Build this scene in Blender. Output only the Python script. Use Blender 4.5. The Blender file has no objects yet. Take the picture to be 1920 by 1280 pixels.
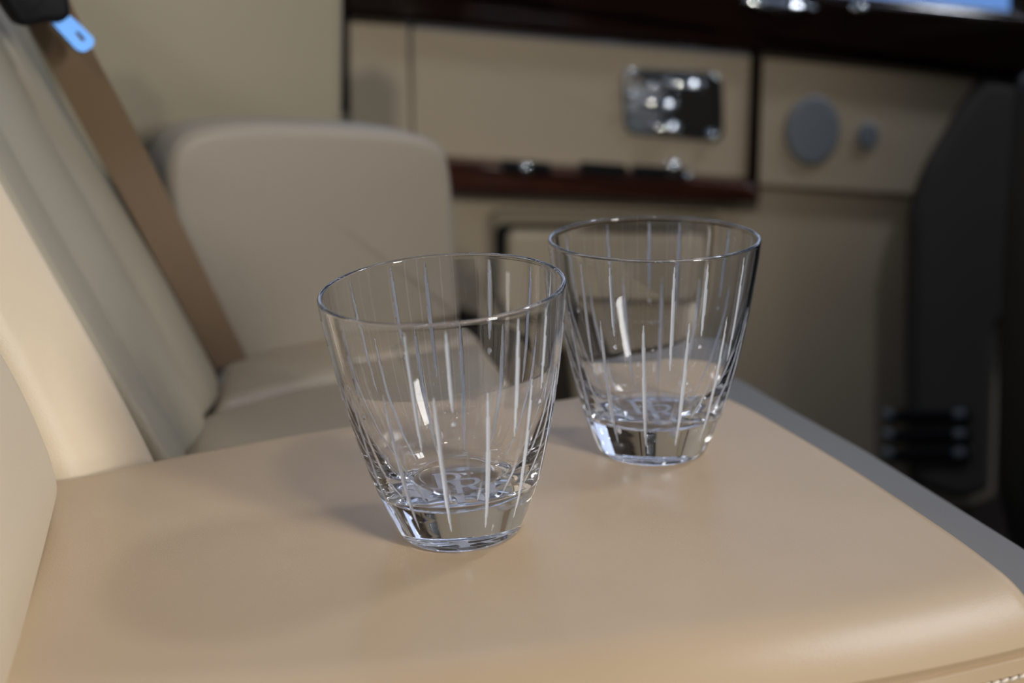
import bpy, bmesh, math, random
from mathutils import Vector, Matrix, noise
C = bpy.context.scene.collection
SC = bpy.context.scene
# ------------------------------------------------------------------ camera
F_PX, PITCH, CAM_H = 2666.67, 0.2907, 0.2175
cam_d = bpy.data.cameras.new('camera'); cam = bpy.data.objects.new('camera', cam_d); C.objects.link(cam)
cam_d.sensor_width = 36.0; cam_d.lens = 50.0
cam.location = (0, 0, CAM_H); cam.rotation_euler = (math.pi/2 - PITCH, 0, 0)
cam_d.clip_start = 0.01
cam_d.dof.use_dof = True; cam_d.dof.focus_distance = 0.525; cam_d.dof.aperture_fstop = 6.3
SC.camera = cam
SC.view_settings.view_transform = 'Standard'; SC.view_settings.look = 'None'
SC.view_settings.gamma = 1.0; SC.view_settings.use_curve_mapping = False
SC.view_settings.exposure = -0.32
SC.cycles.use_denoising = True
SC.cycles.max_bounces = 20; SC.cycles.transmission_bounces = 18; SC.cycles.glossy_bounces = 8
SC.cycles.transparent_max_bounces = 16
SC.cycles.sample_clamp_indirect = 20.0
SC.cycles.blur_glossy = 0.0
# ------------------------------------------------------------------ world: dim hall with a bluish glow beyond the far window
w = bpy.data.worlds.new('hall'); SC.world = w; w.use_nodes = True
nt = w.node_tree; nt.nodes.clear()
wo = nt.nodes.new('ShaderNodeOutputWorld'); bg = nt.nodes.new('ShaderNodeBackground')
tc = nt.nodes.new('ShaderNodeTexCoord'); sep = nt.nodes.new('ShaderNodeSeparateXYZ')
nt.links.new(tc.outputs['Generated'], sep.inputs[0])
ramp = nt.nodes.new('ShaderNodeValToRGB')
mr = nt.nodes.new('ShaderNodeMapRange'); mr.inputs['From Min'].default_value = -1; mr.inputs['From Max'].default_value = 1
nt.links.new(sep.outputs['Z'], mr.inputs['Value']); nt.links.new(mr.outputs[0], ramp.inputs[0])
cr = ramp.color_ramp
cr.elements[0].position = 0.40; cr.elements[0].color = (0.016, 0.014, 0.012, 1)
cr.elements[1].position = 0.84; cr.elements[1].color = (0.050, 0.048, 0.046, 1)
e_ = cr.elements.new(0.90); e_.color = (0.13, 0.15, 0.20, 1)
nt.links.new(ramp.outputs[0], bg.inputs['Color']); bg.inputs['Strength'].default_value = 0.8
def math_node(op, a, b):
    n = nt.nodes.new('ShaderNodeMath'); n.operation = op
    for k, v in enumerate((a, b)):
        if hasattr(v, 'links'): nt.links.new(v, n.inputs[k])
        else: n.inputs[k].default_value = v
    return n.outputs[0]
inside = math_node('MULTIPLY', math_node('GREATER_THAN', sep.outputs['Y'], 0.85), math_node('MULTIPLY', math_node('GREATER_THAN', sep.outputs['Z'], -0.12), math_node('LESS_THAN', sep.outputs['Z'], 0.10)))
inside = math_node('MULTIPLY', inside, math_node('GREATER_THAN', sep.outputs['X'], 0.20))
bg2 = nt.nodes.new('ShaderNodeBackground'); bg2.inputs['Color'].default_value = (0.16, 0.36, 0.85, 1); nt.links.new(inside, bg2.inputs['Strength'])
# grid of bright patches added to the world for glass sparkle
zz = math_node('MAXIMUM', sep.outputs['Z'], 0.02)
fu = math_node('FRACT', math_node('ADD', math_node('MULTIPLY', math_node('DIVIDE', sep.outputs['X'], zz), 1/0.7), 50.3), 0)
fv = math_node('FRACT', math_node('ADD', math_node('MULTIPLY', math_node('DIVIDE', sep.outputs['Y'], zz), 1/1.1), 50.1), 0)
sparkle_mask = math_node('MULTIPLY', math_node('LESS_THAN', fu, 0.10), math_node('LESS_THAN', fv, 0.16))
sparkle_mask = math_node('MULTIPLY', sparkle_mask, math_node('MULTIPLY', math_node('GREATER_THAN', sep.outputs['Z'], 0.12), math_node('LESS_THAN', sep.outputs['Z'], 0.78)))
bg3 = nt.nodes.new('ShaderNodeBackground'); bg3.inputs['Color'].default_value = (0.72, 0.82, 1.0, 1); nt.links.new(math_node('MULTIPLY', sparkle_mask, 6.5), bg3.inputs['Strength'])
ad3 = nt.nodes.new('ShaderNodeAddShader'); nt.links.new(bg.outputs[0], ad3.inputs[0]); nt.links.new(bg3.outputs[0], ad3.inputs[1])
# bluish bands added to the world to brighten the glass rims
far = math_node('MULTIPLY', math_node('GREATER_THAN', sep.outputs['Y'], 0.42), math_node('MULTIPLY', math_node('GREATER_THAN', sep.outputs['Z'], 0.50), math_node('LESS_THAN', sep.outputs['Z'], 0.88)))
low = math_node('MULTIPLY', math_node('GREATER_THAN', sep.outputs['Y'], 0.30), math_node('MULTIPLY', math_node('GREATER_THAN', sep.outputs['Z'], 0.11), math_node('LESS_THAN', sep.outputs['Z'], 0.32)))
bg4 = nt.nodes.new('ShaderNodeBackground'); bg4.inputs['Color'].default_value = (0.60, 0.72, 1.0, 1); nt.links.new(math_node('ADD', math_node('MULTIPLY', far, 0.75), math_node('MULTIPLY', low, 1.5)), bg4.inputs['Strength'])
ad4 = nt.nodes.new('ShaderNodeAddShader'); nt.links.new(ad3.outputs[0], ad4.inputs[0]); nt.links.new(bg4.outputs[0], ad4.inputs[1])
ads = nt.nodes.new('ShaderNodeAddShader'); nt.links.new(ad4.outputs[0], ads.inputs[0]); nt.links.new(bg2.outputs[0], ads.inputs[1])
nt.links.new(ads.outputs[0], wo.inputs[0])
# ------------------------------------------------------------------ lamps of the hall, and unseen lights added beside them
def area(name, loc, target, sx, sy, power, col):
    d = bpy.data.lights.new(name, 'AREA'); d.shape = 'RECTANGLE'; d.size = sx; d.size_y = sy
    d.energy = power; d.color = col
    o = bpy.data.objects.new(name, d); C.objects.link(o); o.location = loc
    o.rotation_euler = (Vector(target) - Vector(loc)).to_track_quat('-Z', 'Y').to_euler()
    return o
def spot(name, loc, target, power, col, deg, blend, rad):
    d = bpy.data.lights.new(name, 'SPOT'); d.energy = power; d.color = col
    d.spot_size = math.radians(deg); d.spot_blend = blend; d.shadow_soft_size = rad
    o = bpy.data.objects.new(name, d); C.objects.link(o); o.location = loc
    o.rotation_euler = (Vector(target) - Vector(loc)).to_track_quat('-Z', 'Y').to_euler()
    return o
k_ = area('hall_softbox_key', (1.20, -0.70, 0.66), (-0.14, 0.40, 0.03), 0.27, 0.62, 3.0, (1.0, 0.96, 0.90)); k_.data.spread = math.radians(50)
spot('added_spot_cushion', (0.45, -0.75, 1.6), (0.05, 0.33, 0), 70, (1.0, 0.91, 0.76), 22, 1.0, 0.10)  # unseen spot added to brighten the cushion front
spot('added_spot_door', (-0.20, -1.7, 1.3), (0.0, 1.35, 0.08), 100, (1.0, 0.91, 0.80), 14.5, 0.8, 0.08)  # unseen spot added, its cone leaves the door's right end dark
area('hall_tube_overhead', (0.90, 0.84, 1.3), (0.12, 0.40, 0), 0.20, 0.11, 8.0, (0.86, 0.90, 1.0))
area('hall_tube_blue', (0.0, 2.9, 1.6), (0, 0.5, 0), 1.2, 0.05, 2, (0.45, 0.60, 1.0))
area('added_edge_light', (1.5, 1.0, 1.0), (0, 0.5, 0.05), 0.05, 0.7, 1.8, (0.70, 0.80, 1.0))  # unseen strip added for bright edges on the glasses
area('hall_panel_left', (-1.2, 0.9, 1.2), (0, 0.5, 0.05), 0.06, 0.6, 3, (0.75, 0.85, 1.0))
def lamp(name, loc, p, r, col):
    d = bpy.data.lights.new(name, 'POINT'); d.energy = p; d.color = col; d.shadow_soft_size = r
    o = bpy.data.objects.new(name, d); C.objects.link(o); o.location = loc
for q in ((-0.9, 1.3, 1.3), (-0.4, 1.9, 1.9)):
    lamp('added_sparkle_light', q, 1.3, 0.03, (0.9, 0.95, 1.0))  # unseen points added for sparkle on glass and chrome
# ------------------------------------------------------------------ helpers
def at(px, py, Y=None, z=None):
    "where the sight line through a pixel meets a real plane of the car"
    x = (px-960)/F_PX; y = (640-py)/F_PX; c, s = math.cos(PITCH), math.sin(PITCH)
    d = Vector((x, c+y*s, -s+y*c))
    t = Y/d.y if Y is not None else (z-CAM_H)/d.z
    return d*t + Vector((0, 0, CAM_H))
def material(name, col, rough=0.5, metal=0.0, bump=0.0, scale=600.0, coat=0.0, spec=0.5, vary=0.0):
    m = bpy.data.materials.new(name); m.use_nodes = True; n = m.node_tree; b = n.nodes['Principled BSDF']
    b.inputs['Base Color'].default_value = (*col, 1); b.inputs['Roughness'].default_value = rough
    b.inputs['Metallic'].default_value = metal; b.inputs['Coat Weight'].default_value = coat
    b.inputs['Specular IOR Level'].default_value = spec
    t = n.nodes.new('ShaderNodeTexCoord')
    if bump:
        nz = n.nodes.new('ShaderNodeTexNoise'); nz.inputs['Scale'].default_value = scale; nz.inputs['Detail'].default_value = 4
        vo = n.nodes.new('ShaderNodeTexVoronoi'); vo.inputs['Scale'].default_value = scale*1.6
        ad = n.nodes.new('ShaderNodeMath'); ad.operation = 'ADD'
        n.links.new(t.outputs['Object'], nz.inputs['Vector']); n.links.new(t.outputs['Object'], vo.inputs['Vector'])
        n.links.new(nz.outputs['Fac'], ad.inputs[0]); n.links.new(vo.outputs['Distance'], ad.inputs[1])
        bp = n.nodes.new('ShaderNodeBump'); bp.inputs['Strength'].default_value = bump; bp.inputs['Distance'].default_value = 0.0004
        n.links.new(ad.outputs[0], bp.inputs['Height']); n.links.new(bp.outputs[0], b.inputs['Normal'])
    if vary:
        nz2 = n.nodes.new('ShaderNodeTexNoise'); nz2.inputs['Scale'].default_value = 14; nz2.inputs['Detail'].default_value = 3
        n.links.new(t.outputs['Object'], nz2.inputs['Vector'])
        mx = n.nodes.new('ShaderNodeMix'); mx.data_type = 'RGBA'
        mx.inputs['A'].default_value = (*[c*(1-vary) for c in col], 1); mx.inputs['B'].default_value = (*[min(1, c*(1+vary)) for c in col], 1)
        n.links.new(nz2.outputs['Fac'], mx.inputs['Factor']); n.links.new(mx.outputs['Result'], b.inputs['Base Color'])
    return m
def link(name, bm, mat, parent=None, smooth=True):
    me = bpy.data.meshes.new(name)
    bmesh.ops.recalc_face_normals(bm, faces=bm.faces)
    bm.to_mesh(me); bm.free()
    for p in me.polygons: p.use_smooth = smooth and len(p.vertices) < 5
    if smooth: me.set_sharp_from_angle(angle=math.radians(42))
    mats = mat if isinstance(mat, (list, tuple)) else [mat]
    for m in mats: me.materials.append(m)
    o = bpy.data.objects.new(name, me); C.objects.link(o)
    if parent:
        o.parent = parent; o.matrix_parent_inverse = Matrix.Translation(parent.location).inverted() if parent.type == 'EMPTY' else Matrix()
    return o
def thing(name, label, cat, loc=(0, 0, 0), group=None):
    o = bpy.data.objects.new(name, None); C.objects.link(o); o.location = loc; o.empty_display_size = 0.05
    o['label'] = label; o['category'] = cat
    if group: o['group'] = group
    return o
def tag(o, label, cat, group=None):
    o['label'] = label; o['category'] = cat
    if group: o['group'] = group
    return o
def cr_poly(pts, n):
    "n+1 points along a Catmull-Rom curve through pts"
    P = [Vector(p) for p in pts]
    if len(P) == 2: return [P[0].lerp(P[1], i/n) for i in range(n+1)]
    P = [2*P[0]-P[1]] + P + [2*P[-1]-P[-2]]
    L = [(P[i+1]-P[i]).length for i in range(1, len(P)-2)]; T = sum(L); out = []
    for i in range(n+1):
        d = T*i/n; k = 0
        while k < len(L)-1 and d > L[k]: d -= L[k]; k += 1
        t = min(1, d/L[k]); a, b, c, e = P[k], P[k+1], P[k+2], P[k+3]
        out.append(0.5*((2*b) + (c-a)*t + (2*a-5*b+4*c-e)*t*t + (3*b-a-3*c+e)*t**3))
    return out
def params(n, dense=0.25):
    "0..1, denser at both ends"
    return [(1-dense)*(i/n) + dense*0 + dense*(0.5-0.5*math.cos(math.pi*i/n)) if False else
            (0.35*i/n + 0.65*(0.5-0.5*math.cos(math.pi*i/n))) for i in range(n+1)]
def sample(poly, t):
    f = t*(len(poly)-1); i = min(int(f), len(poly)-2); return poly[i].lerp(poly[i+1], f-i)
def roll(d, r):
    return 0.0 if d >= r else r - math.sqrt(max(0, r*r - (r-d)**2))
def pad(name, side_a, side_b, back, mat, parent=None, r=0.02, puff=0.0, thick=0.06, nu=48, nv=48, hfun=None,
        r4=None, flute=None):
    """upholstered pad between two side curves; `back` is the direction the pad is thick in.
    r4 = edge radius at (u0, u1, v0, v1)"""
    A = cr_poly(side_a, 64); B = cr_poly(side_b, 64); back = Vector(back).normalized()
    r4 = r4 or (r, r, r, r)
    us, vs = params(nu), params(nv)
    la = sum((A[i+1]-A[i]).length for i in range(64)); lb = sum((B[i+1]-B[i]).length for i in range(64))
    bm = bmesh.new(); G = []
    for v in vs:
        a, b = sample(A, v), sample(B, v); wv = (b-a).length; row = []
        for u in us:
            p = a.lerp(b, u); L = la*(1-u)+lb*u
            q = p + back*(roll(u*wv, r4[0]) + roll((1-u)*wv, r4[1]) + roll(v*L, r4[2]) + roll((1-v)*L, r4[3]))
            q -= back*puff*(math.sin(math.pi*u)**0.7 * math.sin(math.pi*v)**0.7 if 0 < u < 1 and 0 < v < 1 else 0)
            if flute: q -= back*flute(u, v)
            if hfun: q -= back*hfun(p.x, p.y)
            row.append(bm.verts.new(q))
        G.append(row)
    for j in range(nv):
        for i in range(nu):
            bm.faces.new((G[j][i], G[j][i+1], G[j+1][i+1], G[j+1][i]))
    ring = [G[0][i] for i in range(nu)] + [G[j][nu] for j in range(nv)] + [G[nv][i] for i in range(nu, 0, -1)] + [G[j][0] for j in range(nv, 0, -1)]
    prev = ring
    for k in range(1, 5):
        cur = [bm.verts.new(v.co + back*thick*k/4) for v in ring]
        for i in range(len(ring)):
            j = (i+1) % len(ring); bm.faces.new((prev[i], prev[j], cur[j], cur[i]))
        prev = cur
    bm.faces.new(prev)
    return link(name, bm, mat, parent)
def rounded(pts, rad, n=8):
    "polygon corners rounded; rad a number or one per corner"
    P = [Vector(p) for p in pts]; N = len(P); out = []
    rs = rad if isinstance(rad, (list, tuple)) else [rad]*N
    for i in range(N):
        a, b, c = P[i-1], P[i], P[(i+1) % N]; r = min(rs[i], (a-b).length*0.49, (c-b).length*0.49)
        if r <= 1e-6: out.append(b); continue
        p, q = b+(a-b).normalized()*r, b+(c-b).normalized()*r
        for k in range(n+1):
            t = k/n; out.append(p*(1-t)**2 + b*2*t*(1-t) + q*t*t)
    return out
def slab_bm(pts, axis, thick, bevel, segs=4, bm=None, fan=False):
    "closed outline (3D, planar) raised towards axis by thick with a rounded edge"
    bm = bm or bmesh.new(); axis = Vector(axis).normalized(); P = [Vector(p) for p in pts]; N = len(P)
    c = sum(P, Vector())/N
    area2 = sum(((P[i]-c).cross(P[(i+1) % N]-c)).dot(axis) for i in range(N))
    if area2 < 0: P.reverse()
    ins = []
    for i in range(N):
        e1 = (P[i]-P[i-1]); e2 = (P[(i+1) % N]-P[i])
        n1 = axis.cross(e1).normalized() if e1.length > 1e-9 else Vector(); n2 = axis.cross(e2).normalized() if e2.length > 1e-9 else n1
        m = (n1+n2); m = m.normalized() if m.length > 1e-6 else n1
        ins.append(m/max(0.5, m.dot(n1)) if n1.length else m)
    rings = [[bm.verts.new(p) for p in P]]
    rings.append([bm.verts.new(p+axis*(thick-bevel)) for p in P])
    for k in range(1, segs+1):
        a = math.pi/2*k/segs
        rings.append([bm.verts.new(p+axis*(thick-bevel+bevel*math.sin(a)) + m*bevel*(1-math.cos(a))) for p, m in zip(P, ins)])
    for r0, r1 in zip(rings, rings[1:]):
        for i in range(N):
            j = (i+1) % N; bm.faces.new((r0[i], r0[j], r1[j], r1[i]))
    if fan:
        k0 = bm.verts.new(sum((v.co for v in rings[-1]), Vector())/N)
        for i in range(N): bm.faces.new((rings[-1][i], rings[-1][(i+1) % N], k0))
    else: bm.faces.new(rings[-1])
    bm.faces.new(list(reversed(rings[0])))
    return bm
def panel(name, pix, Y, mat, parent=None, rad=0.0, thick=0.01, bevel=0.003, axis=(0, -1, 0), smooth=True):
    pts = rounded([at(x, y, Y=Y) for x, y in pix], rad)
    o = link(name, slab_bm(pts, axis, thick, bevel), mat, parent, smooth)
    m = o.modifiers.new('wn', 'WEIGHTED_NORMAL'); m.keep_sharp = False
    return o
def tube_bm(pts, r, bm=None, n=12, closed=False, cap=True):
    bm = bm or bmesh.new(); P = [Vector(p) for p in pts]; N = len(P); rings = []
    for i, p in enumerate(P):
        t = (P[(i+1) % N]-P[i-1]) if closed or 0 < i < N-1 else (P[1]-P[0] if i == 0 else P[-1]-P[-2])
        t.normalize(); a = t.cross(Vector((0.13, 0.3, 1))).normalized(); b = t.cross(a)
        rr = r[i] if isinstance(r, (list, tuple)) else r
        rings.append([bm.verts.new(p + rr*(math.cos(2*math.pi*k/n)*a + math.sin(2*math.pi*k/n)*b)) for k in range(n)])
    for i in range(N if closed else N-1):
        r0, r1 = rings[i], rings[(i+1) % N]
        for k in range(n): bm.faces.new((r0[k], r0[(k+1) % n], r1[(k+1) % n], r1[k]))
    if cap and not closed: bm.faces.new(rings[0]); bm.faces.new(rings[-1])
    return bm
def ellipsoid_bm(c, ax, bm=None, nu=24, nv=12):
    bm = bm or bmesh.new(); s = bmesh.ops.create_uvsphere(bm, u_segments=nu, v_segments=nv, radius=1.0)
    M = Matrix.Translation(Vector(c)) @ Matrix.Diagonal((*ax, 1))
    bmesh.ops.transform(bm, matrix=M, verts=s['verts']); return bm
# ------------------------------------------------------------------ materials
LEATHER = (0.40, 0.295, 0.185)
m_leather = material('beige leather', LEATHER, 0.32, bump=0.11, scale=1500, vary=0.05)
m_leather_far = material('pale leather', (0.44, 0.37, 0.27), 0.5)
m_leather_olive = material('stone leather', (0.275, 0.24, 0.17), 0.5)
m_cream = material('cream leather', (0.52, 0.43, 0.31), 0.45, bump=0.15, scale=900)
m_leather_side = material('side panel leather', (0.265, 0.228, 0.18), 0.5)
m_seat_far = material('tan leather', (0.32, 0.26, 0.185), 0.5)
m_gap_shade = material('painted gap shade', (0.07, 0.055, 0.045), 0.7)  # shadow of the gap below the door card, put into the wall colour
m_shade = material('painted shade trim', (0.065, 0.060, 0.054), 0.9)  # dark tone stands in for shade at the door's front end
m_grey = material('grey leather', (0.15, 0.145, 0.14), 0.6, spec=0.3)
m_piping = material('beige piping', (0.33, 0.26, 0.185), 0.5)
m_thread = material('cream thread', (0.72, 0.66, 0.56), 0.6)
m_wood = material('burr walnut', (0.010, 0.0035, 0.0025), 0.10, coat=0.5, vary=0.5)
m_wood_tray = material('polished walnut', (0.050, 0.015, 0.009), 0.2, coat=0.4, vary=0.5)
m_black = material('black plastic', (0.006, 0.006, 0.008), 0.5, spec=0.15)
m_chrome = material('chrome', (0.75, 0.80, 0.85), 0.06, metal=1.0)
m_steel = material('polished steel tongue', (0.13, 0.30, 0.66), 0.4, metal=1.0)  # blue reflected light put into the steel colour
m_belt = material('brown webbing', (0.135, 0.088, 0.048), 0.65, bump=0.3, scale=700)
m_grille = material('grey speaker mesh', (0.20, 0.235, 0.27), 0.5, metal=0.3)
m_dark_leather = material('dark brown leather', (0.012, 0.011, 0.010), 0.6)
m_carpet = material('black carpet', (0.006, 0.006, 0.006), 0.95)
m_lining = material('headlining', (0.3, 0.27, 0.22), 0.9)
def glass_material():
    m = bpy.data.materials.new('clear crystal'); m.use_nodes = True; n = m.node_tree; n.nodes.clear()
    o = n.nodes.new('ShaderNodeOutputMaterial'); g = n.nodes.new('ShaderNodeBsdfGlass')
    g.inputs['IOR'].default_value = 1.53; g.inputs['Roughness'].default_value = 0.0; g.inputs['Color'].default_value = (0.985, 0.99, 1, 1)
    n.links.new(g.outputs[0], o.inputs[0]); return m
def etched_material(name, fac, rough):
    m = bpy.data.materials.new(name); m.use_nodes = True; n = m.node_tree; n.nodes.clear()
    o = n.nodes.new('ShaderNodeOutputMaterial'); g = n.nodes.new('ShaderNodeBsdfGlass'); d = n.nodes.new('ShaderNodeBsdfDiffuse'); t = n.nodes.new('ShaderNodeBsdfTranslucent')
    g.inputs['IOR'].default_value = 1.53; g.inputs['Roughness'].default_value = rough; g.inputs['Color'].default_value = (0.95, 0.97, 1, 1)
    d.inputs['Color'].default_value = (0.86, 0.90, 0.98, 1); t.inputs['Color'].default_value = (0.86, 0.90, 0.98, 1)
    a = n.nodes.new('ShaderNodeMixShader'); a.inputs[0].default_value = 0.45
    n.links.new(d.outputs[0], a.inputs[1]); n.links.new(t.outputs[0], a.inputs[2])
    b = n.nodes.new('ShaderNodeMixShader'); b.inputs[0].default_value = fac
    n.links.new(g.outputs[0], b.inputs[1]); n.links.new(a.outputs[0], b.inputs[2]); n.links.new(b.outputs[0], o.inputs[0]); return m
m_glass = glass_material(); m_etch = etched_material('ground cut', 0.80, 0.3)
def frost_material():
    m = bpy.data.materials.new('frosted engraving'); m.use_nodes = True; n = m.node_tree; n.nodes.clear()
    o = n.nodes.new('ShaderNodeOutputMaterial'); t = n.nodes.new('ShaderNodeBsdfTransparent'); d = n.nodes.new('ShaderNodeBsdfDiffuse')
    d.inputs['Color'].default_value = (0.85, 0.88, 0.95, 1)
    b = n.nodes.new('ShaderNodeMixShader'); b.inputs[0].default_value = 0.85
    n.links.new(t.outputs[0], b.inputs[1]); n.links.new(d.outputs[0], b.inputs[2]); n.links.new(b.outputs[0], o.inputs[0]); return m
m_frost = frost_material()
# ------------------------------------------------------------------ setting
def struct(o):
    o['kind'] = 'structure'; return o
def box_bm(lo, hi, bevel=0.0):
    bm = bmesh.new(); bmesh.ops.create_cube(bm, size=1)
    s = [hi[i]-lo[i] for i in range(3)]; c = [(hi[i]+lo[i])/2 for i in range(3)]
    bmesh.ops.transform(bm, matrix=Matrix.Translation(c) @ Matrix.Diagonal((*s, 1)), verts=bm.verts)
    if bevel: bmesh.ops.bevel(bm, geom=bm.edges[:], offset=bevel, segments=3, affect='EDGES')
    return bm
struct(link('floor', box_bm((-0.9, 0.2, -0.47), (1.4, 1.5, -0.45)), m_carpet, smooth=False))
# ------------------------------------------------------------------ near seat cushion
G1 = (Vector((-0.0186, 0.4877, 0.0)), (-0.0656, -0.0355)); G2 = (Vector((0.0605, 0.5748, -0.0027)), (-0.0195, 0.0069))
def seat_h(x, y):
    ws = hs = 0
    for (b, t) in (G1, G2):
        d2 = (x-b.x)**2+(y-b.y)**2; wgt = math.exp(-d2/(2*0.045**2)) + 0.02*math.exp(-d2/(2*0.12**2)) + 1e-5
        dx, dy = 0.07*math.tanh((x-b.x)/0.07), 0.07*math.tanh((y-b.y)/0.07)
        ws += wgt; hs += wgt*(b.z - t[0]*dx - t[1]*dy)
    return hs/ws
seat = thing('rear_seating', 'beige leather car seat whose broad cushion carries both crystal tumblers', 'car seat', (0, 0.5, -0.06), 'rear seats of the car')
seam_px = [(-500, 1390), (300, 1388), (900, 1372), (1300, 1335), (1612, 1281), (1800, 1237), (1920, 1213), (2035, 1192)]
seam = [at(x, y, z=-0.012) for x, y in seam_px]
import numpy as np
_c = np.polyfit([p.x for p in seam], [p.y for p in seam], 3)
_x0, _x1 = seam[0].x, seam[-1].x
seam = [Vector((_x0+(_x1-_x0)*k/30, float(np.polyval(_c, _x0+(_x1-_x0)*k/30)), seam[0].z)) for k in range(31)]
back_px = [(-300, 935), (110, 872), (350, 826), (650, 779), (1060, 725), (1250, 704)]
backc = [at(x, y, z=0.0) for x, y in back_px]
# Coons-like cushion: front curve (seam) to back curve, right edge shaped by rounding
def cushion():
    nu, nv = 300, 70
    us, vs = [(0.8*k/nu+0.2*(0.5-0.5*math.cos(math.pi*k/nu))) for k in range(nu+1)], params(nv)
    # right edge, front to back, and left edge hidden by the backrest
    R = cr_poly([seam[-1]+Vector((0, 0, 0.012))] + [at(x, y, z=0.0) for x, y in ((1985, 1121), (1920, 1080), (1800, 990), (1640, 880), (1530, 812), (1440, 760), (1395, 738), (1340, 717), (1250, 704))], 80)
    Fc = cr_poly([p+Vector((0, 0, 0.012)) for p in seam], 360)
    L = cr_poly([Fc[0], backc[0]], 80)
    Bc = cr_poly(backc, 80)
    bm = bmesh.new(); G = []
    for v in vs:
        row = []
        for u in us:
            f, b, l, r_ = sample(Fc, u), sample(Bc, u), sample(L, v), sample(R, v)
            p = f*(1-v) + b*v + l*(1-u) + r_*u - (Fc[0]*(1-u)*(1-v) + Fc[-1]*u*(1-v) + Bc[0]*(1-u)*v + Bc[-1]*u*v)
            row.append(p)
        G.append(row)
    VV = []
    for j in range(nv+1):
        row = []
        for i in range(nu+1):
            p = G[j][i]
            tq = (G[0][min(i+1, nu)]-G[0][max(i-1, 0)]); tq.z = 0; tq.normalize()
            df = abs((p-G[0][i]).dot(Vector((-tq.y, tq.x, 0))))
            dr = (p-G[j][nu]).length; db = (p-G[nv][i]).length
            z = seat_h(p.x, p.y)
            if df < 0.032: z -= 0.012*(1-df/0.032)**2.1
            z -= roll(dr, 0.010) + 0.0*dr
            z -= roll(db, 0.012)
            row.append(bm.verts.new((p.x, p.y, z)))
        VV.append(row)
    for j in range(nv):
        for i in range(nu):
            try: bm.faces.new((VV[j][i], VV[j][i+1], VV[j+1][i+1], VV[j+1][i]))
            except ValueError: pass
    ring = VV[0][:nu] + [VV[j][nu] for j in range(nv)] + [VV[nv][i] for i in range(nu, 0, -1)] + [VV[j][0] for j in range(nv, 0, -1)]
    c = sum((v.co for v in ring), Vector())/len(ring); prev = ring
    for k in range(1, 4):
        cur = [bm.verts.new((v.co.x*(1-0.004*k)+c.x*0.004*k, v.co.y*(1-0.004*k)+c.y*0.004*k, v.co.z-0.009*k)) for v in ring]
        for i in range(len(ring)):
            j = (i+1) % len(ring); bm.faces.new((prev[i], prev[j], cur[j], cur[i]))
        prev = cur
    bm.faces.new(prev)
    o = link('cushion_top', bm, m_leather, seat)
    if o.data.polygons[nu*nv//2].normal.z < 0: o.data.flip_normals()
    o.data.set_sharp_from_angle(angle=math.radians(24)); return o
cushion()
# front facing below the seam, its piping and the saddle stitching
sp = cr_poly([p+Vector((0, 0, 0.0)) for p in seam], 120)
def facing_pt(p, t):      # t 0 at the seam, 1 at the bottom
    return p + Vector((0.0, -0.0005 - 0.009*(1-(1-min(1, t*1.2))**2), -0.0006 - 0.070*t**1.1))
bm = bmesh.new(); rows = []
for j in range(25):
    t = j/24; rows.append([bm.verts.new(facing_pt(p, t) + Vector((0, 0.0010 if j == 0 else 0, -0.0016 if j == 0 else 0))) for p in sp])
rows.append([bm.verts.new(p + Vector((0, 0.03, -0.08))) for p in sp]); rows.append([bm.verts.new(p + Vector((0, 0.03, -0.012))) for p in sp])
for r0, r1 in zip(rows, rows[1:]+rows[:1]):
    for i in range(120): bm.faces.new((r0[i], r0[i+1], r1[i+1], r1[i]))
link('front_facing', bm, m_leather, seat)
bm = bmesh.new(); L = 0
i = 60
st = []
ps = cr_poly(sp[50:], 60)
plen = [0.0]
for a, b in zip(ps, ps[1:]): plen.append(plen[-1]+(b-a).length)
def along(d):
    for k in range(60):
        if d <= plen[k+1]: return ps[k].lerp(ps[k+1], (d-plen[k])/(plen[k+1]-plen[k]))
    return ps[60]
hb = bmesh.new(); d = 0.002
while d < plen[-1]-0.004:
    p0, p1 = facing_pt(along(d), 0.136)+Vector((0, -0.0004, 0.0005)), facing_pt(along(d+0.0031), 0.128)+Vector((0, -0.0004, 0.0005))
    tube_bm([p0, p0.lerp(p1, 0.25)+Vector((0, -0.0004, 0.0003)), p0.lerp(p1, 0.75)+Vector((0, -0.0004, 0.0003)), p1], [0.0003, 0.00052, 0.00052, 0.0003], bm, n=8)
    ellipsoid_bm(p1+Vector((0.0003, 0, 0.0004)), (0.0003, 0.0003, 0.0005), hb, 10, 6); d += 0.0037
pb = tube_bm([facing_pt(p, 0.20)+Vector((0, 0.0004, 0)) for p in sp], 0.0011, n=8)
link('piping', pb, m_leather, seat)
link('stitch_holes', hb, m_dark_leather, seat)
link('stitching', bm, m_thread, seat)
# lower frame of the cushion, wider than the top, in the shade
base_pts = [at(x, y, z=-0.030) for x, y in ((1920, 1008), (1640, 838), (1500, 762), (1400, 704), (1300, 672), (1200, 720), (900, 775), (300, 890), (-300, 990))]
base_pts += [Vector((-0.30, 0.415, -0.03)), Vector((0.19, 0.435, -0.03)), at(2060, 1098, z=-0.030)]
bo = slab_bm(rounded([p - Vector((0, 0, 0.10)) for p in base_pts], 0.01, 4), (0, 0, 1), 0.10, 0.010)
link('seat_base', bo, m_grey, seat)
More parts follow.
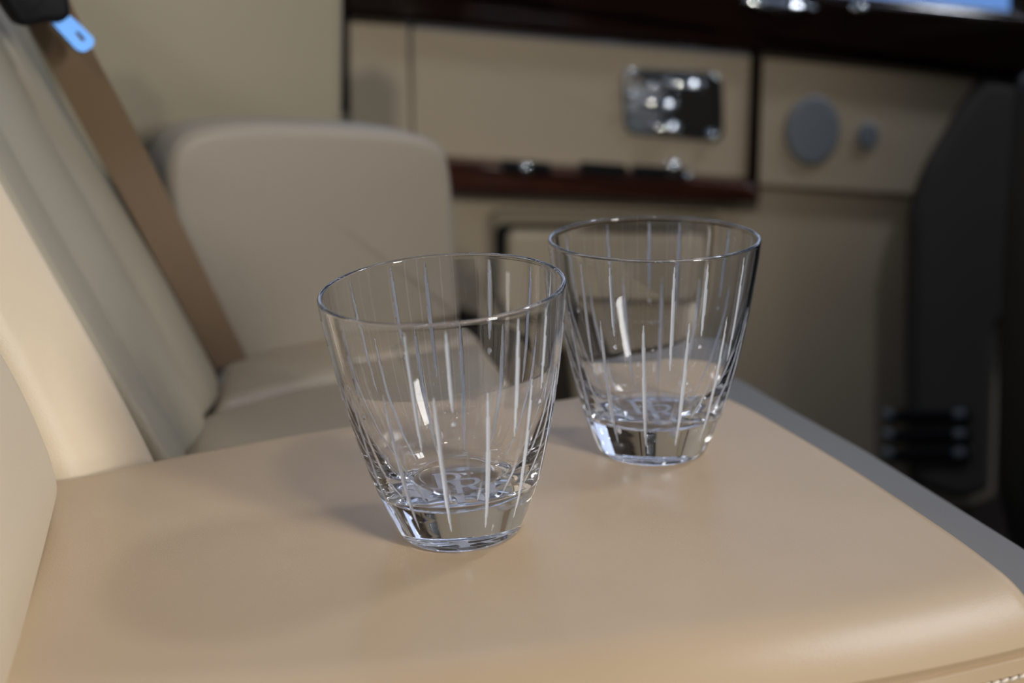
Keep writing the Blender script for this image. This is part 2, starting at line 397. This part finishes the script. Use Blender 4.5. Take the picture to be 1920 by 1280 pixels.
# ------------------------------------------------------------------ seat backrests, front faces lean back to the left
sb = seat
back_dir = (-0.9, 0.05, -0.35)
def edge(pts, Y): return [at(x, y, Y=Y) for x, y in pts]
pad('bolster', [Vector((-0.140, 0.28, -0.03)), Vector((-0.150, 0.28, 0.03)), Vector((-0.20, 0.28, 0.12)), Vector((-0.28, 0.28, 0.24))],
    edge([(113, 905), (108, 868), (60, 762), (0, 650), (-150, 400)], 0.52), back_dir, m_cream, sb, thick=0.06, puff=0.014,
    r4=(0.03, 0.016, 0.003, 0.02))
pad('back_panel', edge([(140, 945), (90, 850), (-40, 600), (-160, 370)], 0.545), edge([(330, 900), (225, 700), (100, 485), (0, 310), (-120, 110)], 0.585),
    back_dir, m_cream, sb, thick=0.05, puff=0.004, r4=(0.01, 0.010, 0.003, 0.02))
cb = thing('rear_seating', 'middle car seat with fluted grey-beige backrest, between cream backrest and seat belt', 'car seat', (-0.16, 0.7, -0.1), 'rear seats of the car')
def flute(u, v): return 0.0045*abs(math.sin(math.pi*2.5*(u+0.15)))
pad('fluted_panel', edge([(325, 905), (160, 640), (45, 440), (-90, 200), (-230, -40)], 0.595), edge([(405, 735), (390, 680), (250, 425), (130, 222), (50, 60), (-20, -70)], 0.83),
    back_dir, m_leather_olive, cb, thick=0.05, puff=0.0, r4=(0.006, 0.010, 0.003, 0.02), flute=flute, nu=80)
# ------------------------------------------------------------------ far seat cushions
def ground(pts, z): return [at(x, y, z=z) for x, y in pts]
fc = cb
pad('cushion_top', ground([(290, 905), (600, 850), (1010, 770)], -0.055), ground([(358, 779), (600, 717), (850, 670), (925, 655)], -0.055), (0, 0, -1), m_seat_far, fc,
    thick=0.05, puff=0.002, r=0.018, r4=(0.012, 0.012, 0.012, 0.022))
fd = thing('rear_seating', 'far car seat with a low cushion and an upright rounded beige bolster behind the belt', 'car seat', (-0.1, 0.88, -0.1), 'rear seats of the car')
pad('cushion_top', ground([(374, 770), (600, 713), (850, 666), (925, 651)], -0.055), ground([(400, 688), (460, 664), (620, 624), (880, 588)], -0.055), (0, 0, -1), m_seat_far, fd,
    thick=0.05, puff=0.004, r=0.018, r4=(0.012, 0.012, 0.022, 0.020))
# ------------------------------------------------------------------ rounded side panel, rear quarter panel
PA = Vector((-0.185, 0.885, 0)); PB = Vector((-0.035, 0.975, 0)); PT = (PB-PA).normalized(); PN = Vector((PT.y, -PT.x, 0))
def on(px, py, off=0.0):
    x = (px-960)/F_PX; y = (640-py)/F_PX; c, s = math.cos(PITCH), math.sin(PITCH)
    d = Vector((x, c+y*s, -s+y*c)); o = Vector((0, 0, CAM_H)); p0 = PA + PN*off
    return o + d*((p0-o).dot(PN)/d.dot(PN))
def crv(pts, n): return cr_poly(pts, n)
outline = cr_poly([on(x, y, 0.018) - PN*0.038 for x, y in ((396, 698), (325, 480), (312, 360), (320, 290), (350, 252), (400, 236), (500, 230), (650, 237), (760, 248), (815, 264), (840, 290), (852, 360), (860, 500), (866, 570), (868, 598))], 60)
link('side_bolster', slab_bm(outline, PN, 0.040, 0.009, segs=8, fan=True), m_leather_side, fd)
qp = rounded([on(x, y, -0.07) - PN*0.03 for x, y in ((20, -120), (652, -120), (648, 235), (648, 420), (150, 420))], [0.01, 0.012, 0.01, 0.01, 0.01], 5)
qo = link('quarter_panel', slab_bm(qp, PN, 0.03, 0.010), m_leather_olive)
tag(qo, 'large plain stone-coloured leather panel above the far seat, top left', 'panel')
# ------------------------------------------------------------------ seat belt with buckle tongue
sbelt = thing('seat_belt', 'brown webbing seat belt running down from a black buckle to the far seat cushion', 'seat belt', tuple(on(430, 660, 0.05)))
def ribbon(la, ra, thick, mat, name, parent):
    A, B = cr_poly(la, 40), cr_poly(ra, 40); bm = bmesh.new(); R = []
    for a, b in zip(A, B):
        n = PN*thick; R.append([bm.verts.new(q) for q in (a, a.lerp(b, 0.5)+n*0.6, b, b-n, a.lerp(b, 0.5)-n*0.4, a-n)])
    for r0, r1 in zip(R, R[1:]):
        for k in range(6): bm.faces.new((r0[k], r0[(k+1) % 6], r1[(k+1) % 6], r1[k]))
    bm.faces.new(R[0]); bm.faces.new(R[-1]); return link(name, bm, mat, parent)
ribbon([on(-20, -70, 0.075), on(55, 50, 0.07), on(130, 190, 0.06), on(205, 325, 0.05), on(300, 500, 0.045), on(402, 692, 0.04)],
       [on(100, -70, 0.075), on(175, 95, 0.07), on(237, 210, 0.06), on(295, 325, 0.05), on(375, 490, 0.045), on(464, 672, 0.04)], 0.0015, m_belt, 'webbing', sbelt)
bk = [on(x, y, 0.085) for x, y in ((-40, -60), (110, -60), (118, 5), (122, 25), (104, 40), (72, 38), (48, 46), (24, 46), (2, 15))]
link('buckle_housing', slab_bm(rounded(bk, 0.004, 4), PN, 0.016, 0.004), m_black, sbelt)
def tongue():
    TN = (PN + Vector((0.10, 0.0, 0.35))).normalized()
    def pt(x, y):
        xx = (x-960)/F_PX; yy = (640-y)/F_PX; c, s = math.cos(PITCH), math.sin(PITCH)
        d = Vector((xx, c+yy*s, -s+yy*c)); o = Vector((0, 0, CAM_H)); p0 = on(120, 60, 0.095)
        return o + d*((p0-o).dot(TN)/d.dot(TN))
    out = rounded([pt(*q) for q in ((84, 30), (118, 24), (140, 40), (176, 76), (172, 90), (156, 100), (142, 96), (96, 46))], 0.004, 5)
    hc = pt(148, 70); ux = (pt(154, 77)-hc); 
    hx, hy = (pt(156, 79)-hc), (pt(143, 73)-hc)*0.8
    bm = bmesh.new(); N = len(out); loops = []
    inn = []
    for p in out:
        d = p-hc; a = d.dot(hx.normalized()); b = d.dot(hy.normalized()); l = math.hypot(a, b)
        inn.append(hc + hx*(a/l) + hy*(b/l))
    for off in (0, 0.0022):
        loops.append([bm.verts.new(p+TN*off) for p in out]); loops.append([bm.verts.new(p+TN*off) for p in inn])
    o0, i0, o1, i1 = loops
    for k in range(N):
        j = (k+1) % N
        for a, b in ((o0, i0), (i0, i1), (i1, o1), (o1, o0)):
            bm.faces.new((a[k], a[j], b[j], b[k]))
    link('buckle_tongue', bm, m_steel, sbelt, smooth=False)
tongue()
# ------------------------------------------------------------------ far door
Y = 1.35
door = thing('vehicle_side', 'far car door with dark wood waist rail, beige panels and a long wooden tray', 'car door', (0.2, Y, -0.2))
panel('door_card', [(600, 200), (1980, 200), (1980, 560), (1858, 600), (1850, 915), (1795, 935), (1100, 935), (1062, 640), (860, 565), (600, 560)], Y+0.03, m_leather_far, door, rad=0.01, thick=0.03, bevel=0.006)  # lower left cut away so the painted gap shade shows
panel('waist_rail', [(630, -60), (1100, -52), (1600, -10), (1880, 18), (2200, 48), (2200, 190), (1920, 155), (1700, 128), (1420, 98), (1100, 72), (760, 40), (648, 32)], Y, m_wood, door, rad=0.006, thick=0.03, bevel=0.010)
panel('window_frame', [(1893, -200), (2200, -200), (2200, 60), (1893, 34)], Y, m_wood, door, rad=0.004, thick=0.028, bevel=0.006)
panel('pillar_strip', [(657, 34), (766, 42), (776, 330), (690, 330), (657, 220)], Y, m_leather_far, door, rad=0.004, thick=0.012)
panel('upper_panel', [(771, 50), (1100, 78), (1408, 104), (1398, 332), (1100, 312), (845, 292), (800, 290), (775, 286)], Y, m_leather_far, door, rad=0.005, thick=0.014, bevel=0.004)
panel('front_panel', [(1424, 98), (1700, 128), (1980, 162), (1980, 384), (1690, 363), (1414, 346)], Y, m_leather_far, door, rad=0.005, thick=0.012, bevel=0.004)
panel('upright_trim', [(1402, 100), (1424, 100), (1416, 362), (1393, 350)], Y, m_wood, door, rad=0.002, thick=0.022, bevel=0.004)
panel('wooden_tray', [(820, 288), (1100, 303), (1395, 328), (1416, 350), (1410, 368), (1100, 356), (830, 346)], Y, m_wood_tray, door, rad=0.003, thick=0.04, bevel=0.006)
def disc(name, cx, cy, rx, ry, Yp, th, mat, parent, tilt=0.0, bevel=0.003, n=40, axis=(0, -1, 0)):
    pts = []
    for k in range(n):
        a = 2*math.pi*k/n; x, y = rx*math.cos(a), ry*math.sin(a)
        pts.append(at(cx+x*math.cos(tilt)-y*math.sin(tilt), cy+x*math.sin(tilt)+y*math.cos(tilt), Y=Yp))
    o = link(name, slab_bm(pts, axis, th, bevel), mat, parent); m = o.modifiers.new('wn', 'WEIGHTED_NORMAL'); return o
sp1 = disc('speaker_grille', 1518, 239, 50, 64, Y, 0.018, m_grille, door, 0.12); sp1['label'] = 'large round grey speaker grille'
disc('speaker_rim', 1518, 239, 54, 69, Y, 0.0145, m_piping, door, 0.12)
sp2 = disc('speaker_grille', 1621, 250, 19, 25, Y, 0.018, m_grille, door, 0.1); sp2['label'] = 'small round grey tweeter grille'
# chrome dish set in the upper panel
ch = panel('chrome_dish', [(1163, 124), (1355, 134), (1358, 268), (1168, 252)], Y-0.012, m_chrome, door, rad=0.014, thick=0.006, bevel=0.004)
def child(name, bm, mat): return link(name, bm, mat, ch)
m_dish = material('dark mirror dish', (0.055, 0.085, 0.08), 0.10, metal=1.0)
bm = bmesh.new(); NU, NVV = 40, 24; c00, c10, c11, c01 = [at(x, y, Y=Y-0.0185) for x, y in ((1176, 134), (1344, 143), (1346, 258), (1180, 243))]
V_ = []
for j in range(NVV+1):
    row = []
    for i in range(NU+1):
        u, v = i/NU, j/NVV
        # superellipse mapping keeps the corners rounded
        a, b = 2*u-1, 2*v-1; s_ = 1-0.10*(a*a*b*b)
        uu, vv = 0.5+0.5*a*s_, 0.5+0.5*b*s_
        p = c00*(1-uu)*(1-vv)+c10*uu*(1-vv)+c11*uu*vv+c01*(1-uu)*vv
        d = (1-a**4)*(1-b**4)
        row.append(bm.verts.new(p + Vector((0, 0.0 + 0.006*d + 0.0012*math.sin(5*b)*d, 0))))
    V_.append(row)
for j in range(NVV):
    for i in range(NU): bm.faces.new((V_[j][i], V_[j][i+1], V_[j+1][i+1], V_[j+1][i]))
child('dish_liner', bm, m_dish)
def pill(x0, y0, x1, y1, r, Yp, name='dish_bar', mat=m_chrome):
    a, b = at(x0, y0, Y=Yp), at(x1, y1, Y=Yp); rr = r/F_PX*Yp
    return child(name, tube_bm([a.lerp(b, t) for t in (0, .02, .1, .5, .9, .98, 1)], [rr*.2, rr*.6, rr, rr, rr, rr*.6, rr*.2], n=16), mat)
pill(1198, 190, 1272, 200, 9, Y-0.024)
pill(1246, 156, 1322, 164, 12, Y-0.024, 'dish_knob')
pill(1222, 236, 1276, 242, 8, Y-0.024)
for x, y in ((1186, 136), (1182, 180), (1336, 256), (1225, 164)):
    child('dish_screw', ellipsoid_bm(at(x, y, Y=Y-0.022), (0.005, 0.004, 0.005)), m_chrome)
# switches on the tray
for x, y, wd in ((985, 308, 46), (1130, 312, 44), (1235, 318, 52)):
    s_ = panel('tray_switch', [(x-wd, y-10), (x+wd, y-4), (x+wd+4, y+18), (x-wd+2, y+12)], Y-0.041, m_black, door, rad=0.003, thick=0.007, bevel=0.002)
for x, y, r in ((985, 316, 0.0055), (1262, 314, 0.0075), (1290, 330, 0.004)):
    link('switch_button', ellipsoid_bm(at(x, y, Y=Y-0.052), (r, r*.7, r)), m_chrome, door)
# map pocket
panel('pocket_frame', [(921, 389), (1348, 398), (1352, 560), (1330, 612), (960, 606), (925, 560)], Y-0.002, m_leather_olive, door, rad=0.012, thick=0.012, bevel=0.005)
panel('pocket_slot', [(928, 416), (1340, 420), (1340, 558), (1320, 602), (965, 598), (929, 556)], Y-0.004, m_black, door, rad=0.010, thick=0.012, bevel=0.001)
panel('pocket_flap', [(950, 426), (1336, 430), (1336, 556), (1318, 598), (975, 594), (950, 556)], Y-0.012, m_leather_far, door, rad=0.010, thick=0.016, bevel=0.007)
# dark panel shaped as the shade over the door's front end, vents near bottom
panel('shade_panel', [(1838, 140), (1990, 165), (1990, 560), (1862, 600), (1852, 915), (1795, 932), (1700, 900), (1698, 640), (1702, 400), (1730, 310), (1790, 210)], Y-0.012, m_shade, door, rad=0.012, thick=0.016, bevel=0.012)
# vents
for k, y in enumerate((779, 817, 852)):
    v_ = panel('air_slot', [(1655, y-10), (1812, y-15), (1822, y+8), (1660, y+12)], Y-0.026, m_black, door, rad=0.004, thick=0.006, bevel=0.002)
    for x in (1664, 1798):
        link('slot_cap', ellipsoid_bm(at(x, y-2, Y=Y-0.032), (0.006, 0.002, 0.005)), m_grille, v_)
# lamp reflections on the waist rail, built as small chrome shapes
tr = [at(x, y, Y=Y-0.034) for x, y in ((1392, 0), (1430, 8), (1480, 13), (1532, 16))]
link('rail_glint', tube_bm(crv(tr, 16), [0.0012+0.0045*math.sin(math.pi*k/16) for k in range(17)], n=12), m_chrome, door)
link('rail_glint_small', ellipsoid_bm(at(1611, 15, Y=Y-0.034), (0.008, 0.004, 0.004)), m_chrome, door)
# window of the far door
pane = panel('window_1', [(640, -420), (1915, -420), (1915, 40), (640, -45)], Y+0.02, m_glass, None, rad=0.0, thick=0.004, bevel=0.0005, smooth=False)
struct(pane)
# near-black backing put in as the shade of the gap beside the quarter panel
pl_ = panel('shade_backing_1', [(590, -400), (700, -400), (700, 300), (590, 300)], Y+0.005, m_dark_leather, None, rad=0.0, thick=0.004, bevel=0.001)
struct(pl_)
# side wall behind and ahead of the door
struct(link('wall_far', box_bm((-0.9, Y+0.04, -0.45), (1.4, Y+0.06, 0.10)), m_gap_shade, smooth=False))
# front seat, dark, beyond the cushion
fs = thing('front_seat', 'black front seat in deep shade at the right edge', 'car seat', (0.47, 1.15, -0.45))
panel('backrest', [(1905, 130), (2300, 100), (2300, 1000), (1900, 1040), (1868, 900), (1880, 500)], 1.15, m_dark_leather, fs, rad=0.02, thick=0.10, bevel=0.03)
# ------------------------------------------------------------------ crystal tumblers
OUT = [(0.0, 0.0004), (0.0165, 0.0004), (0.0195, 0.0000), (0.0215, 0.0001), (0.0230, 0.0009), (0.0238, 0.0025), (0.0252, 0.006), (0.0270, 0.0105), (0.0285, 0.0145), (0.0305, 0.0200), (0.0332, 0.0300), (0.0354, 0.0390),
       (0.0377, 0.0500), (0.0399, 0.0620), (0.0417, 0.0740), (0.0432, 0.0850), (0.0438, 0.0915)]
INN = [(0.0421, 0.0915), (0.0415, 0.0850), (0.0400, 0.0740), (0.0381, 0.0620), (0.0353, 0.0500), (0.0323, 0.0400), (0.0293, 0.0320), (0.0254, 0.0248), (0.0215, 0.0195), (0.0168, 0.0172), (0.0100, 0.0165), (0.0, 0.0163)]
HT = 0.0938
def prof(pts, n):
    return cr_poly([Vector((r, 0, z)) for r, z in pts], n)
def tumbler_mesh():
    NS = 1080
    cuts = []      # (angle, z0, z1, half width)
    per = 2*math.pi/14
    for k in range(14):
        a = k*per
        cuts.append((a, 0.0105, 0.0665, 0.00075))
        z0 = 0.0600 if k % 2 else 0.046
        cuts.append((a+per*(0.32 if k % 3 else 0.62), z0, 0.0905, 0.00070))
        if k % 2: cuts.append((a+per*(0.32 if k % 3 else 0.62), z0-0.0050, z0-0.0034, 0.0008))
    outer = prof(OUT[2:], 230)
    lip = [Vector((0.04295+0.00088*math.cos(t), 0, 0.0920+0.0010*math.sin(t))) for t in [math.pi*k/10 for k in range(0, 11)]]
    base = prof(OUT[:3], 6)[1:-1]
    inner = prof(INN, 110)[:-1]
    P = base + outer + lip + inner
    no0, no1 = len(base), len(base)+len(outer)
    bm = bmesh.new(); rings = []
    for idx, p in enumerate(P):
        ring = []
        for s in range(NS):
            th = 2*math.pi*s/NS; r = p.x
            if no0 <= idx < no1 and p.z > 0.009:
                for (a, z0, z1, hw) in cuts:
                    if z0 < p.z < z1:
                        q = (2*(p.z-z0)/(z1-z0)-1); w_ = hw*math.sqrt(max(0, 1-q*q))
                        d = abs((th-a+math.pi) % (2*math.pi)-math.pi)*p.x
                        if d < w_: r -= 0.00035*(w_/hw)*(1-(d/w_)**2)
            ring.append(bm.verts.new((r*math.cos(th), r*math.sin(th), p.z)))
        rings.append(ring)
    for idx, (r0, r1) in enumerate(zip(rings, rings[1:])):
        zc = (P[idx].z+P[idx+1].z)/2; rc = (P[idx].x+P[idx+1].x)/2
        act = [c for c in cuts if c[1] < zc < c[2]] if no0 <= idx < no1-1 else []
        for s in range(NS):
            f = bm.faces.new((r0[s], r0[(s+1) % NS], r1[(s+1) % NS], r1[s]))
            th = 2*math.pi*(s+0.5)/NS
            for (a, z0, z1, hw) in act:
                q = 2*(zc-z0)/(z1-z0)-1; w_ = hw*math.sqrt(max(0, 1-q*q))
                if abs((th-a+math.pi) % (2*math.pi)-math.pi)*rc < w_: f.material_index = 1
    for ring, z in ((rings[0], P[0].z), (rings[-1], 0.0163)):
        c = bm.verts.new((0, 0, z))
        for s in range(NS): bm.faces.new((ring[s], ring[(s+1) % NS], c))
    bmesh.ops.recalc_face_normals(bm, faces=bm.faces)
    me = bpy.data.meshes.new('tumbler'); bm.to_mesh(me); bm.free()
    for p in me.polygons: p.use_smooth = True
    me.materials.append(m_glass); me.materials.append(m_etch)
    return me
def monogram_mesh():
    bm = bmesh.new()
    def stroke(pts, w0, z):
        C_ = cr_poly([Vector((x, y, 0)) for x, y in pts], 24) if len(pts) > 2 else [Vector((*pts[0], 0)), Vector((*pts[1], 0))]
        vs = []
        for i, p in enumerate(C_):
            t = (C_[min(i+1, len(C_)-1)]-C_[max(i-1, 0)]).normalized(); n_ = Vector((-t.y, t.x, 0))
            ww = w0*(0.95+0.45*abs(n_.x))
            vs.append([bm.verts.new(p+n_*ww+Vector((0, 0, z+h))) for h in (0, 0.0001)] + [bm.verts.new(p-n_*ww+Vector((0, 0, z+h))) for h in (0.0001, 0)])
        for a, b in zip(vs, vs[1:]):
            for k in range(4): bm.faces.new((a[k], a[(k+1) % 4], b[(k+1) % 4], b[k]))
        bm.faces.new(vs[0]); bm.faces.new(vs[-1])
    S = 0.0072
    for ox, oy, z in ((-0.0040, 0.0046, 0.0012), (0.0036, -0.0044, 0.0016)):
        def q(pts): return [(ox+x*S, oy+y*S*1.3) for x, y in pts]
        stroke(q([(-0.55, -1.0), (-0.55, 1.0)]), 0.0010, z)
        stroke(q([(-0.75, 1.0), (0.0, 1.0), (0.50, 0.88), (0.70, 0.5), (0.45, 0.12), (-0.05, 0.0), (-0.5, 0.0)]), 0.0008, z)
        stroke(q([(0.0, 0.02), (0.25, -0.2), (0.45, -0.65), (0.85, -1.0)]), 0.0009, z)
        stroke(q([(-0.85, -1.0), (-0.25, -1.0)]), 0.0005, z); stroke(q([(-0.85, 1.0), (-0.25, 1.0)]), 0.0005, z)
    bmesh.ops.recalc_face_normals(bm, faces=bm.faces)
    me = bpy.data.meshes.new('monogram'); bm.to_mesh(me); bm.free(); me.materials.append(m_frost); return me
tm, mm = tumbler_mesh(), monogram_mesh()
tumb = bpy.data.objects.new('crystal_tumbler', tm); C.objects.link(tumb)
mono = bpy.data.objects.new('engraved_monogram', mm); C.objects.link(mono); mono.parent = tumb
def place(o, g, spin, label):
    b, t = g; n = Vector((t[0], t[1], 1)).normalized()
    q = Vector((0, 0, 1)).rotation_difference(n)
    o.rotation_mode = 'QUATERNION'; o.rotation_quaternion = q @ Matrix.Rotation(spin, 3, 'Z').to_quaternion()
    o.location = b + n*0.0003
    o.children[0].rotation_euler = (0, 0, -spin + math.radians(8))
    tag(o, label, 'glass', 'cut crystal tumblers')
place(tumb, G1, -math.pi/2 + math.radians(21.5), 'clear cut-crystal tumbler standing nearest the front of the cushion, left of the other glass')
t2 = tumb.copy(); C.objects.link(t2); m2 = mono.copy(); C.objects.link(m2); m2.parent = t2
place(t2, G2, -math.pi/2 + math.radians(-11), 'clear cut-crystal tumbler standing behind and right of the other glass, near the cushion edge')
